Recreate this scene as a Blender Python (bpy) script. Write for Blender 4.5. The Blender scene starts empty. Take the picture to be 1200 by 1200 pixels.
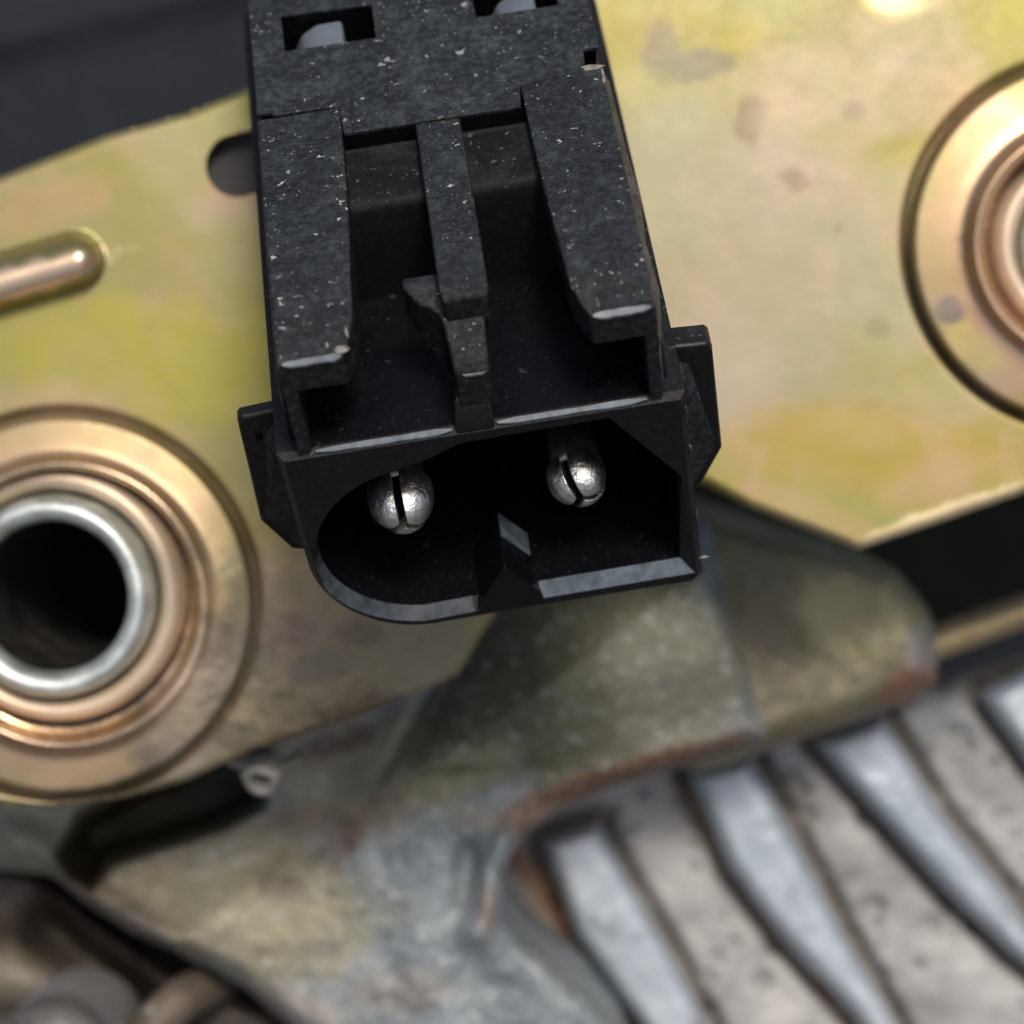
import bpy, math, random
import numpy as np
from mathutils import Matrix, Vector
from mathutils.geometry import tessellate_polygon

rnd = random.Random(7)
S = 0.001                      # everything below is modelled in millimetres
F = 3000.0                     # focal length in photo pixels (photo 1200 wide)
scene = bpy.context.scene

# ------------------------------------------------------------------ camera
PITCH = math.radians(42)
cam_d = bpy.data.cameras.new("camera")
cam = bpy.data.objects.new("camera", cam_d)
scene.collection.objects.link(cam)
cam.location = (0, 0, 1.0)
cam.rotation_euler = (PITCH, 0, 0)
cam_d.sensor_width = 36
cam_d.lens = 36 * F / 1200
cam_d.clip_start = 0.005
cam_d.clip_end = 2000
cam_d.dof.use_dof = True
cam_d.dof.focus_distance = 0.114
cam_d.dof.aperture_fstop = 42
cam_d.dof.aperture_blades = 0
scene.camera = cam
W = Matrix.Translation((0, 0, 1.0)) @ Matrix.Rotation(PITCH, 4, 'X')

# ------------------------------------------------------------------ light
sun_cam = Vector((0.14, 0.46, 0.88)).normalized()          # towards the sun, in camera axes
sun_dir = (W.to_3x3() @ sun_cam).normalized()
elev = math.asin(sun_dir.z)
azim = math.atan2(sun_dir.x, sun_dir.y)
world = bpy.data.worlds.new("World")
scene.world = world
world.use_nodes = True
wn = world.node_tree
bg = wn.nodes["Background"]
sky = wn.nodes.new("ShaderNodeTexSky")
sky.sky_type = 'NISHITA'
sky.sun_disc = False
sky.sun_elevation = elev
sky.sun_rotation = azim
sky.air_density = 1.0
sky.dust_density = 5.0
sky.ozone_density = 1.0
wn.links.new(sky.outputs[0], bg.inputs[0])
bg.inputs[1].default_value = 0.095
sun_d = bpy.data.lights.new("sun", 'SUN')
sun_d.energy = 2.3
sun_d.angle = math.radians(14)
sun_d.color = (1.0, 0.95, 0.88)
sun = bpy.data.objects.new("sun", sun_d)
scene.collection.objects.link(sun)
sun.rotation_euler = sun_dir.to_track_quat('Z', 'Y').to_euler()
scene.view_settings.view_transform = 'Standard'
scene.view_settings.look = 'None'
scene.view_settings.exposure = 0.1
scene.view_settings.gamma = 1.0

# ------------------------------------------------------------------ node helpers
class NT:
    def __init__(s, name):
        s.m = bpy.data.materials.new(name)
        s.m.use_nodes = True
        s.t = s.m.node_tree
        s.p = s.t.nodes["Principled BSDF"]
        s.co = s.t.nodes.new("ShaderNodeTexCoord").outputs['Object']
    def n(s, kind, **kw):
        nd = s.t.nodes.new(kind)
        for k, v in kw.items():
            setattr(nd, k, v)
        return nd
    def link(s, a, b):
        s.t.links.new(a, b)
    def put(s, sock, v):
        if hasattr(v, 'links') or isinstance(v, bpy.types.NodeSocket):
            s.link(v, sock)
        else:
            if sock.type == 'RGBA' and len(v) == 3:
                v = (*v, 1)
            sock.default_value = v
    def noise(s, scale, detail=4, rough=0.6, dist=0.0, off=0, co=None):
        mp = s.n("ShaderNodeMapping")
        s.link(co if co is not None else s.co, mp.inputs[0])
        mp.inputs['Location'].default_value = (off * 1.37, off * 0.71, off * 2.1)
        nd = s.n("ShaderNodeTexNoise")
        nd.inputs['Scale'].default_value = scale
        nd.inputs['Detail'].default_value = detail
        nd.inputs['Roughness'].default_value = rough
        nd.inputs['Distortion'].default_value = dist
        s.link(mp.outputs[0], nd.inputs['Vector'])
        return nd.outputs['Fac']
    def voro(s, scale, rand=1.0, stretch=(1, 1, 1), out='Distance', off=0):
        mp = s.n("ShaderNodeMapping")
        s.link(s.co, mp.inputs[0])
        mp.inputs['Scale'].default_value = stretch
        mp.inputs['Location'].default_value = (off, off * 0.3, -off)
        nd = s.n("ShaderNodeTexVoronoi")
        nd.inputs['Scale'].default_value = scale
        nd.inputs['Randomness'].default_value = rand
        s.link(mp.outputs[0], nd.inputs['Vector'])
        return nd.outputs[out]
    def ramp(s, v, a, b, lo=0.0, hi=1.0):
        nd = s.n("ShaderNodeMapRange")
        nd.interpolation_type = 'SMOOTHSTEP'
        s.link(v, nd.inputs[0])
        nd.inputs[1].default_value = a
        nd.inputs[2].default_value = b
        nd.inputs[3].default_value = lo
        nd.inputs[4].default_value = hi
        return nd.outputs[0]
    def math(s, op, a, b=0.0):
        nd = s.n("ShaderNodeMath", operation=op)
        s.put(nd.inputs[0], a)
        s.put(nd.inputs[1], b)
        return nd.outputs[0]
    def mix(s, f, a, b, mode='MIX'):
        nd = s.n("ShaderNodeMix", data_type='RGBA', blend_type=mode)
        s.put(nd.inputs[0], f)
        s.put(nd.inputs[6], a)
        s.put(nd.inputs[7], b)
        return nd.outputs[2]
    def attr(s, name):
        return s.n("ShaderNodeAttribute", attribute_name=name).outputs['Color']
    def bump(s, h, dist, strength=1.0, nrm=None):
        nd = s.n("ShaderNodeBump")
        nd.inputs['Strength'].default_value = strength
        nd.inputs['Distance'].default_value = dist
        s.link(h, nd.inputs['Height'])
        if nrm is not None:
            s.link(nrm, nd.inputs['Normal'])
        return nd.outputs[0]
    def up(s):
        """how far the surface faces the sky (dust settles there)"""
        g = s.n("ShaderNodeNewGeometry")
        sep = s.n("ShaderNodeSeparateXYZ")
        s.link(g.outputs['Normal'], sep.inputs[0])
        return sep.outputs['Z']
    def set(s, **kw):
        for k, v in kw.items():
            s.put(s.p.inputs[k.replace('_', ' ')], v)
        return s.m


def plastic(name, base, rough, dust, specks, bump=0.00003, spec=0.4, grain=1.0):
    m = NT(name)
    up = m.ramp(m.up(), 0.1, 0.85)
    cloud = m.noise(420, 7, 0.8)
    fine = m.noise(2600, 5, 0.75, off=3)
    colour = m.mix(m.ramp(fine, 0.44, 0.66), tuple(c * (1 - 0.65 * grain) for c in base), tuple(c * (1 + 1.2 * grain) for c in base))
    dm = m.math('MULTIPLY', m.math('MULTIPLY', m.ramp(cloud, 0.44, 0.68), up), dust)
    dm = m.math('MULTIPLY', dm, m.ramp(fine, 0.3, 0.65, 0.4, 1.0))
    colour = m.mix(dm, colour, (0.085, 0.10, 0.105))
    tot = None
    for k, (sc, lo, thr) in enumerate(((1500, 0.665, 0.50), (2600, 0.66, 0.47), (5200, 0.655, 0.46))):
        a = m.ramp(m.noise(sc, 2, 0.5, 0.1, off=k * 0.017 + 11), lo, lo + 0.05)
        gate = m.ramp(m.noise(sc * 0.13, 3, 0.6, off=k + 5), thr + 0.02, thr + 0.10)
        a = m.math('MULTIPLY', a, gate)
        tot = a if tot is None else m.math('MAXIMUM', tot, a)
    tot = m.math('MULTIPLY', tot, specks)
    tot = m.math('MULTIPLY', tot, m.ramp(up, 0.2, 1, 0.03, 1.0))
    colour = m.mix(tot, colour, (0.42, 0.43, 0.42))
    h = m.math('ADD', m.math('MULTIPLY', fine, 1.0), m.math('MULTIPLY', tot, 1.2))
    r = m.math('ADD', m.math('MULTIPLY', dm, 0.3), m.ramp(cloud, 0.3, 0.7, rough - 0.07, rough + 0.07))
    m.set(Base_Color=colour, Roughness=r, Specular_IOR_Level=spec, Normal=m.bump(h, bump))
    return m.m


def zinc(name, use_attr=True, metallic=0.5, rough=0.42):
    m = NT(name)
    a, b, c = m.noise(34, 4, 0.55, 0.6), m.noise(62, 4, 0.6, 0.4, off=4), m.noise(500, 5, 0.7, off=9)
    col = m.mix(m.ramp(a, 0.36, 0.62), (0.35, 0.315, 0.075), (0.36, 0.33, 0.16))
    col = m.mix(m.ramp(b, 0.50, 0.72, 0, 0.6), col, (0.52, 0.36, 0.22))
    col = m.mix(m.ramp(b, 0.46, 0.28, 0, 0.4), col, (0.32, 0.38, 0.16))
    col = m.mix(m.ramp(c, 0.35, 0.7, 0.0, 0.10), col, (0.30, 0.25, 0.12))
    if use_attr:
        at = m.n("ShaderNodeAttribute", attribute_name="stain")
        col = m.mix(at.outputs['Alpha'], col, at.outputs['Color'])
        col = m.mix(1.0, col, (0.78, 0.75, 0.60), 'MULTIPLY')
        d_, e_ = m.noise(210, 5, 0.65, 1.0, off=14), m.noise(80, 3, 0.5, 0.2, off=21)
        col = m.mix(m.ramp(d_, 0.45, 0.75, 0, 0.30), col, (0.46, 0.30, 0.24))
        col = m.mix(m.ramp(e_, 0.50, 0.34, 0, 0.18), col, (0.28, 0.33, 0.20))
        col = m.mix(m.ramp(e_, 0.50, 0.70, 0, 0.35), col, (0.44, 0.34, 0.30))
        col = m.mix(m.ramp(m.noise(330, 3, 0.5, off=31), 0.68, 0.74, 0, 0.5), col, (0.20, 0.15, 0.09))
        m.set(Metallic=m.ramp(m.n('ShaderNodeAttribute', attribute_name='gloss').outputs['Fac'], -1, 1, 0.1, 0.9),
              Roughness=m.math('ADD', m.ramp(m.n('ShaderNodeAttribute', attribute_name='gloss').outputs['Fac'], -1, 1, 0.62, 0.24), m.ramp(c, 0.3, 0.7, -0.05, 0.05)))
    else:
        m.set(Metallic=metallic, Roughness=rough)
    m.set(Base_Color=col, Normal=m.bump(c, 0.00003, 0.4))
    return m.m


def cast(name, cols, metallic, rough, bump_mm, scale=420, painted=True, speck=0.0):
    """rough cast / dirty metal; the colour attribute 'stain' carries grime, rust, worn patches and painted shade"""
    m = NT(name)
    a, b, c = m.noise(scale * 0.22, 5, 0.6, 0.5), m.noise(scale, 5, 0.7, off=2), m.noise(scale * 4, 3, 0.6, off=6)
    col = m.mix(m.ramp(a, 0.35, 0.65), cols[0], cols[1])
    if painted:
        at = m.n("ShaderNodeAttribute", attribute_name="stain")
        col = m.mix(at.outputs['Alpha'], col, at.outputs['Color'])
    col = m.mix(m.ramp(b, 0.42, 0.28, 0, 0.7), col, m.mix(1.0, col, (0.25, 0.22, 0.20), 'MULTIPLY'))
    col = m.mix(m.ramp(b, 0.60, 0.72, 0, 0.45), col, (0.55, 0.55, 0.52))
    sp = m.noise(scale * 1.7, 3, 0.6, off=17)
    col = m.mix(m.ramp(sp, 0.56, 0.72, 0, speck), col, (0.55, 0.57, 0.56))
    h = m.math('ADD', b, m.math('MULTIPLY', c, 0.35))
    m.set(Base_Color=col, Metallic=metallic, Roughness=m.ramp(c, 0.3, 0.7, rough - 0.08, rough + 0.08),
          Normal=m.bump(h, bump_mm * S))
    return m.m


def plain(name, col, rough, metallic=0.0, bump=0.00003, scale=900, var=0.35, spec=0.5):
    m = NT(name)
    n_ = m.noise(scale, 5, 0.65)
    c = m.mix(m.ramp(n_, 0.3, 0.7), tuple(x * (1 - var) for x in col), tuple(min(1, x * (1 + var)) for x in col))
    m.set(Base_Color=c, Roughness=m.ramp(n_, 0.3, 0.7, rough - 0.05, rough + 0.05), Metallic=metallic, Specular_IOR_Level=spec, Normal=m.bump(n_, bump))
    return m.m


M_DUSTY = plastic("dusty black plastic", (0.0095, 0.0118, 0.0135), 0.40, 0.38, 0.9, 0.00016)
M_CLEAN = plastic("glossy black plastic", (0.003, 0.0035, 0.005), 0.36, 0.02, 0.05, 0.000012, 0.2, 0.25)
M_STEP = plastic("matt black step", (0.007, 0.0075, 0.008), 0.6, 0.15, 0.15, 0.00002, 0.15, 0.3)
M_BORE = plain("bore shade liner", (0.022, 0.020, 0.018), 0.6, 0.2, 0.0001, 400, 0.5)
M_CAVITY = plastic("cavity black plastic", (0.004, 0.004, 0.005), 0.25, 0.0, 0.06, 0.00001, 0.35, 0.2)
M_RIM = plain("faint sky-reflection plastic rim", (0.034, 0.040, 0.046), 0.42, 0.0, 0.00003, 900, 0.6)  # paler tone paints the sky's faint reflection on the mouth rim
M_SCUFF = plain("brown scuffed plastic", (0.055, 0.050, 0.045), 0.6, 0.0, 0.00012, 1300, 0.7)
M_CHIP = plain("frayed pale plastic", (0.26, 0.24, 0.21), 0.6, 0.0, 0.0001, 1500, 0.5)
M_EDGE = plain("sky-reflection plastic edge", (0.085, 0.105, 0.125), 0.38, 0.0, 0.00002, 1500, 0.4)  # pale blue-grey paints sky reflection on plastic edges and facets
M_FACE = plastic("satin black plastic", (0.009, 0.0092, 0.0096), 0.42, 0.12, 0.12, 0.00003, 0.28, 0.3)
M_SLEEVE = plastic("worn black sleeve plastic", (0.0135, 0.0165, 0.018), 0.48, 0.45, 0.65, 0.00013)
M_ZINC = zinc("yellow zinc plating")
M_LIP = plain("pink gold plating", (0.60, 0.47, 0.34), 0.45, 0.5, 0.00003, 90, 0.25)
M_STEEL = plain("bare steel", (0.62, 0.66, 0.62), 0.52, 0.85, 0.00008, 500, 0.25)
M_PIN = plain("tinned contact", (1.0, 0.93, 0.84), 0.36, 1.0, 0.00016, 1100, 0.15)
M_SHAFT = plain("tarnished contact shaft", (0.40, 0.36, 0.30), 0.35, 0.9, 0.00004, 900, 0.4)
M_GREYP = plain("grey plastic", (0.12, 0.14, 0.165), 0.5, 0.0, 0.00002, 500, 0.15)
M_RUBBER = plain("dark rubber", (0.011, 0.014, 0.019), 0.75, 0.0, 0.00005, 300, 0.3, 0.25)
M_GROMMET = plain("grey rubber", (0.05, 0.046, 0.048), 0.7, 0.0, 0.00003, 300, 0.2)
M_BLACK = plain("deep shade black", (0.003, 0.003, 0.003), 0.8, 0.0, 0.00005, 200, 0.3, 0.05)  # near-black that paints the shade in gaps, slits and slots
M_CAST = cast("grey cast metal", ((0.16, 0.18, 0.19), (0.30, 0.325, 0.335)), 0.3, 0.55, 0.2, 900, True, 0.4)
M_ARM = cast("olive plated arm", ((0.15, 0.135, 0.075), (0.22, 0.20, 0.12)), 0.4, 0.5, 0.12, 700)
M_ALU = cast("pitted aluminium", ((0.25, 0.25, 0.245), (0.43, 0.42, 0.40)), 0.15, 0.6, 0.12, 500, True, 0.25)
M_RIB = cast("bright aluminium rib", ((0.34, 0.385, 0.43), (0.52, 0.56, 0.60)), 0.28, 0.46, 0.10, 300, True, 0.25)
M_BLOCK = cast("grimy brown metal", ((0.06, 0.048, 0.038), (0.18, 0.15, 0.12)), 0.0, 0.6, 0.2, 250)
M_CLIP = cast("pale clip metal", ((0.17, 0.16, 0.14), (0.32, 0.31, 0.28)), 0.2, 0.5, 0.1, 900, False)
M_BLOCK2 = cast("grimy fitting metal", ((0.10, 0.095, 0.09), (0.30, 0.30, 0.30)), 0.2, 0.5, 0.2, 300, False)
M_STRUT = cast("tan strut metal", ((0.07, 0.055, 0.04), (0.15, 0.115, 0.085)), 0.2, 0.6, 0.1, 600, False)
M_GROUND = plain("asphalt", (0.05, 0.05, 0.05), 0.85, 0.0, 0.002, 40, 0.4)

# ------------------------------------------------------------------ object helpers
coll = scene.collection


def at(px, py, d):
    """photo pixel at depth d (mm) -> camera-axis point in mm"""
    return Vector(((px - 600) / F * d, (600 - py) / F * d, -d))


def tag(o, label=None, cat=None, group=None, kind=None):
    for k, v in (("label", label), ("category", cat), ("group", group), ("kind", kind)):
        if v:
            o[k] = v
    return o


def frame(origin, basis=None):
    """matrix of a local frame given in camera axes (mm)"""
    m = (basis.to_4x4() if basis is not None else Matrix.Identity(4))
    m.translation = Vector(origin) * S
    return W @ m


def thing(name, label, cat, mat, group=None):
    o = bpy.data.objects.new(name, None)
    o.empty_display_size = 0.004
    coll.objects.link(o)
    o.matrix_world = mat
    return tag(o, label, cat, group)


def mesh(name, verts, faces, mat, parent=None, smooth=False, bevel=0.0, seg=2, angle=30, weighted=True, mm=None):
    """verts in local millimetres"""
    me = bpy.data.meshes.new(name)
    me.from_pydata([tuple(c * S for c in v) for v in verts], [], faces)
    me.validate()
    me.update()
    o = bpy.data.objects.new(name, me)
    me.materials.append(mat)
    coll.objects.link(o)
    if parent is not None:
        o.parent = parent
    if mm is not None:
        o.matrix_world = mm
    import bmesh
    b = bmesh.new()
    b.from_mesh(me)
    bmesh.ops.remove_doubles(b, verts=b.verts, dist=1e-7)
    bmesh.ops.recalc_face_normals(b, faces=b.faces)
    b.to_mesh(me)
    b.free()
    if smooth:
        me.shade_smooth()
    if bevel:
        md = o.modifiers.new("bevel", 'BEVEL')
        md.width = bevel * S
        md.segments = seg
        md.limit_method = 'ANGLE'
        md.angle_limit = math.radians(angle)
        me.shade_smooth()
        md.harden_normals = True
    return o


class MB:
    def __init__(s):
        s.v, s.f = [], []
    def add(s, v, f):
        k = len(s.v)
        s.v += [tuple(x) for x in v]
        s.f += [tuple(i + k for i in q) for q in f]
        return s
    def box(s, x0, x1, y0, y1, z0, z1):
        v = [(x, y, z) for x in (x0, x1) for y in (y0, y1) for z in (z0, z1)]
        return s.add(v, [(0, 1, 3, 2), (4, 6, 7, 5), (0, 4, 5, 1), (2, 3, 7, 6), (0, 2, 6, 4), (1, 5, 7, 3)])
    def loft(s, rings, cap0=True, cap1=True, closed=True):
        """rings: lists of equal length; each ring is a closed loop"""
        n = len(rings[0])
        v = [p for r in rings for p in r]
        f = []
        for k in range(len(rings) - 1):
            for i in range(n if closed else n - 1):
                j = (i + 1) % n
                f.append((k * n + i, k * n + j, (k + 1) * n + j, (k + 1) * n + i))
        base = len(s.v)
        s.add(v, f)
        for flag, r in ((cap0, 0), (cap1, len(rings) - 1)):
            if flag:
                for t in tessellate_polygon([[Vector(p) for p in rings[r]]]):
                    s.f.append(tuple(base + r * n + i for i in t))
        return s
    def build(s, name, mat, parent=None, **kw):
        return mesh(name, s.v, s.f, mat, parent, **kw)


def lathe(profile, n=64, a0=0.0, a1=2 * math.pi, off=(0, 0), axis='Z', c=(0, 0, 0)):
    """profile of (r, h); partial sweeps are closed with flat sides"""
    full = abs(a1 - a0 - 2 * math.pi) < 1e-6
    m = MB()
    cnt = n if full else n + 1
    v, f = [], []
    for i in range(cnt):
        a = a0 + (a1 - a0) * i / n
        for r, h in profile:
            x, y = r * math.cos(a) + off[0], r * math.sin(a) + off[1]
            v.append((c[0] + x, c[1] + y, c[2] + h) if axis == 'Z' else (c[0] + x, c[1] + h, c[2] + y))
    k = len(profile)
    for i in range(n):
        j = (i + 1) % cnt
        for q in range(k - 1):
            f.append((i * k + q, j * k + q, j * k + q + 1, i * k + q + 1))
    if not full:
        f.append(tuple(range(k)))
        f.append(tuple(range((cnt - 1) * k, cnt * k)))
    m.add(v, f)
    return m


def tube(points, r, n=20):
    """round tube along camera-axis points (mm)"""
    pts = [Vector(p) for p in points]
    rings = []
    for i, p in enumerate(pts):
        t = (pts[min(i + 1, len(pts) - 1)] - pts[max(i - 1, 0)]).normalized()
        u = t.orthogonal().normalized() if i == 0 else (u - t * u.dot(t)).normalized()
        w = t.cross(u)
        rr = r[i] if isinstance(r, (list, tuple)) else r
        rings.append([p + (u * math.cos(a) + w * math.sin(a)) * rr for a in [2 * math.pi * k / n for k in range(n)]])
    return MB().loft(rings)


def spline(pts, per=8, closed=False):
    P = [np.array(p, float) for p in pts]
    n = len(P)
    out = []
    for i in range(n if closed else n - 1):
        g = lambda k: P[k % n] if closed else P[min(max(k, 0), n - 1)]
        p0, p1, p2, p3 = g(i - 1), g(i), g(i + 1), g(i + 2)
        for k in range(per):
            t = k / per
            out.append(0.5 * ((2 * p1) + (-p0 + p2) * t + (2 * p0 - 5 * p1 + 4 * p2 - p3) * t * t + (-p0 + 3 * p1 - 3 * p2 + p3) * t ** 3))
    if not closed:
        out.append(P[-1])
    return [tuple(p) for p in out]


# ------------------------------------------------------------------ relief sheets (cast and pressed metal)
def vnoise(x, y, scale, seed, octaves=4, rough=0.5):
    r = np.random.RandomState(seed)
    tot = np.zeros(x.shape)
    amp = 1.0
    norm = 0
    for o in range(octaves):
        g = r.rand(128, 128)
        u, v = x / scale * 2 ** o + 400, y / scale * 2 ** o + 400
        i, j = np.floor(u).astype(int), np.floor(v).astype(int)
        fu, fv = u - i, v - j
        fu, fv = fu * fu * (3 - 2 * fu), fv * fv * (3 - 2 * fv)
        a, b_ = g[i % 128, j % 128], g[(i + 1) % 128, j % 128]
        c, d = g[i % 128, (j + 1) % 128], g[(i + 1) % 128, (j + 1) % 128]
        tot += amp * ((a * (1 - fu) + b_ * fu) * (1 - fv) + (c * (1 - fu) + d * fu) * fv)
        norm += amp
        amp *= rough
    return tot / norm - 0.5


def sdf_poly(x, y, poly):
    d = np.full(x.shape, 1e9)
    inside = np.zeros(x.shape, bool)
    n = len(poly)
    for i in range(n):
        ax, ay = poly[i]
        bx, by = poly[(i + 1) % n]
        ex, ey = bx - ax, by - ay
        L = ex * ex + ey * ey + 1e-12
        t = np.clip(((x - ax) * ex + (y - ay) * ey) / L, 0, 1)
        d = np.minimum(d, np.hypot(x - ax - t * ex, y - ay - t * ey))
        c = ((ay > y) != (by > y)) & (x < (bx - ax) * (y - ay) / ((by - ay) if by != ay else 1e-9) + ax)
        inside ^= c
    return np.where(inside, d, -d)


def smooth01(t):
    t = np.clip(t, 0, 1)
    return t * t * (3 - 2 * t)


def capsule(x, y, a, b):
    ex, ey = b[0] - a[0], b[1] - a[1]
    t = np.clip(((x - a[0]) * ex + (y - a[1]) * ey) / (ex * ex + ey * ey), 0, 1)
    return np.hypot(x - a[0] - t * ex, y - a[1] - t * ey)


def relief(name, outline, depth, mat, parent, origin, edge=20, drop=3.0, skirt=6.0, step=4.0,
           raise_=None, holes=(), stains=(), rough_amp=0.0, rough_scale=60, seed=1, tilt=(0, 0), wobble=0.0, rings=(), gloss=None, masks=()):
    """a pressed or cast sheet: outline in photo pixels laid out at its own depth (mm), rounded at its rim,
    with real thickness (skirt) and modelled relief; stains = dirt and painted-light patches (x, y, rx, ry, colour, strength)"""
    xs = [p[0] for p in outline]
    ys = [p[1] for p in outline]
    x = np.arange(float(min(xs)) - step, max(xs) + 2 * step, step)
    y = np.arange(float(min(ys)) - step, max(ys) + 2 * step, step)
    X, Y = np.meshgrid(x.astype(float), y.astype(float), indexing='ij')
    def field(X, Y):
        d = sdf_poly(X, Y, outline)
        for h in holes:
            d = np.minimum(d, h(X, Y))
        if wobble:
            d = d + vnoise(X, Y, 45, seed + 50, 3) * wobble
        return d
    D = field(X, Y)
    for it in range(3):
        near = (D > -1.0 * step) & (D < 0.4 * step) if it == 0 else np.abs(D) < step * 0.4
        e = 1.0
        gx = (field(X + e, Y) - D) / e
        gy = (field(X, Y + e) - D) / e
        g = np.maximum(np.hypot(gx, gy), 0.5)
        X = np.where(near, X - D * gx / g ** 2, X)
        Y = np.where(near, Y - D * gy / g ** 2, Y)
        D = field(X, Y)
    keep = D > -0.3 * step
    t = np.clip(sdf_poly(X, Y, outline) / edge, 0, 1)
    Z = float(depth) + tilt[0] * (X - 600) + tilt[1] * (Y - 600) + drop * (1 - np.sqrt(np.clip(1 - (1 - t) ** 2, 0, 1)))
    if raise_ is not None:
        Z = Z - raise_(X, Y)
    if rough_amp:
        Z = Z - rough_amp * vnoise(X, Y, rough_scale, seed, 5, 0.55) * 2
    idx = -np.ones(X.shape, int)
    idx[keep] = np.arange(keep.sum())
    PX, PY, PZ = X[keep], Y[keep], Z[keep]
    V = np.stack([(PX - 600) / F * PZ, (600 - PY) / F * PZ, -PZ], 1) - np.array(origin)
    f = []
    a, b_, c, d = idx[:-1, :-1], idx[1:, :-1], idx[1:, 1:], idx[:-1, 1:]
    ok = (a >= 0) & (b_ >= 0) & (c >= 0) & (d >= 0)
    quads = np.stack([a[ok], d[ok], c[ok], b_[ok]], 1)
    f = [tuple(int(i) for i in q) for q in quads]
    # skirt on the boundary edges
    cnt = {}
    for q in f:
        for i in range(4):
            e = (q[i], q[(i + 1) % 4])
            k = (min(e), max(e))
            cnt[k] = None if k in cnt else e
    edges = [e for e in cnt.values() if e is not None]
    verts = [tuple(v) for v in V]
    cr, cg, cb, ca = [np.zeros(len(PX)) for _ in range(4)]
    # the photo-pixel position only chooses where on the thing a stain or painted light sits
    for (sx, sy, rx, ry, col, st, *ang) in stains:
        th = math.radians(ang[0]) if ang else 0.0
        dx, dy = PX - sx, PY - sy
        u, v = dx * math.cos(th) + dy * math.sin(th), -dx * math.sin(th) + dy * math.cos(th)
        q = np.hypot(u / rx, v / ry) + vnoise(PX, PY, 0.7 * min(rx, ry) + 6, seed + int(abs(sx)) % 37, 4, 0.6) * 0.7
        w = smooth01((1.25 - q) / 0.6) * st
        na = w + ca * (1 - w)
        s_ = np.maximum(na, 1e-6)
        cr, cg, cb = [(col[i] * w + ch * ca * (1 - w)) / s_ for i, ch in enumerate((cr, cg, cb))]
        ca = na
    extra_m = [(np.exp(-((np.hypot(PX - a[0], PY - a[1]) - a[2]) / a[3]) ** 2) * a[5], a[4]) for a in rings] + [(fn(PX, PY), col) for fn, col in masks]
    for w, col in extra_m:
        na = w + ca * (1 - w)
        s_ = np.maximum(na, 1e-6)
        cr, cg, cb = [(col[i] * w + ch * ca * (1 - w)) / s_ for i, ch in enumerate((cr, cg, cb))]
        ca = na
    cols = np.stack([cr, cg, cb, ca], 1)
    base = len(verts)
    m_ = {}
    for e in edges:
        for i in e:
            if i not in m_:
                m_[i] = len(verts)
                verts.append(verts[i])
                p = np.array(verts[i]) + np.array(origin)
                m_[(i, 1)] = len(verts)
                verts.append((verts[i][0], verts[i][1], verts[i][2] - skirt))
    extra = len(verts) - base
    src = {}
    for k, v in m_.items():
        src[v] = k[0] if isinstance(k, tuple) else k
    for (i, j) in edges:
        f.append((m_[j], m_[i], m_[(i, 1)], m_[(j, 1)]))
    me = bpy.data.meshes.new(name)
    me.from_pydata([(v[0] * S, v[1] * S, v[2] * S) for v in verts], [], f)
    me.update()
    if len(me.polygons) and me.polygons[0].normal.z < 0:
        me.flip_normals()
    allc = np.vstack([cols, np.array([cols[src[base + i]] for i in range(extra)])]) if extra else cols
    ca_ = me.color_attributes.new("stain", 'FLOAT_COLOR', 'POINT')
    ca_.data.foreach_set("color", allc.astype(np.float32).ravel())
    if gloss is not None:
        gv = gloss(PX, PY)
        gv = np.concatenate([gv, np.array([gv[src[base + i]] for i in range(extra)])])
        ga_ = me.attributes.new("gloss", 'FLOAT', 'POINT')
        ga_.data.foreach_set("value", gv.astype(np.float32))
    me.shade_smooth()
    me.materials.append(mat)
    o = bpy.data.objects.new(name, me)
    coll.objects.link(o)
    o.parent = parent
    return o


# ================================================================== SETTING
g = MB()
g.add([(-900, -900, 0), (900, -900, 0), (900, 900, 0), (-900, 900, 0)], [(0, 1, 2, 3)])
me = bpy.data.meshes.new("ground")
me.from_pydata(g.v, [], g.f)
me.materials.append(M_GROUND)
o = bpy.data.objects.new("ground", me)
coll.objects.link(o)
tag(o, kind="structure", label="dark asphalt under the vehicle")

back = frame(at(600, 600, 260))
o = MB().box(-85, 85, -85, 85, -6, 0).build("engine_bay_shade_wall", M_BLACK, mm=back, bevel=1.0)  # added to close the gaps; its black paints their deep shade
tag(o, "added wall behind all the metal parts, blackened as gap shade", kind="structure")

# ================================================================== YELLOW ZINC BRACKET
PLATE_D = 136.0
K = PLATE_D / F                                     # mm per pixel on the plate
LC, RC = (74, 709), (1281, 285)
org = at(600, 600, PLATE_D)
bracket = thing("zinc_bracket", "large yellow zinc plated bracket plate with two round bosses behind the black connector", "bracket", frame(org))


def boss(X, Y, c, r=226, ri=152):
    q = np.hypot(X - c[0], Y - c[1])
    h = -0.7 * np.exp(-((q - r - 1) / 4.0) ** 2)
    h = h + 1.1 * smooth01((r - q) / 9) + 0.35 * np.clip((r - 6 - q) / (r - ri - 20), 0, 1)
    h = h + 0.75 * np.exp(-((q - ri - 13) / 9.0) ** 2) - 1.6 * smooth01((ri + 9 - q) / 9)
    return h


def plate_raise(X, Y):
    h = boss(X, Y, LC) + boss(X, Y, RC, 218, 124)
    q = capsule(X, Y, (-120, 366), (88, 305))
    h += 2.1 * np.sqrt(np.clip(1 - (q / 33) ** 2, 0, 1))
    pass
    grime = np.exp(-(((X - 360) / 150.0) ** 2 + ((Y - 790) / 90.0) ** 2))
    h += grime * (vnoise(X, Y, 26, 61, 4, 0.6) * 1.1)
    return h


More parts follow.
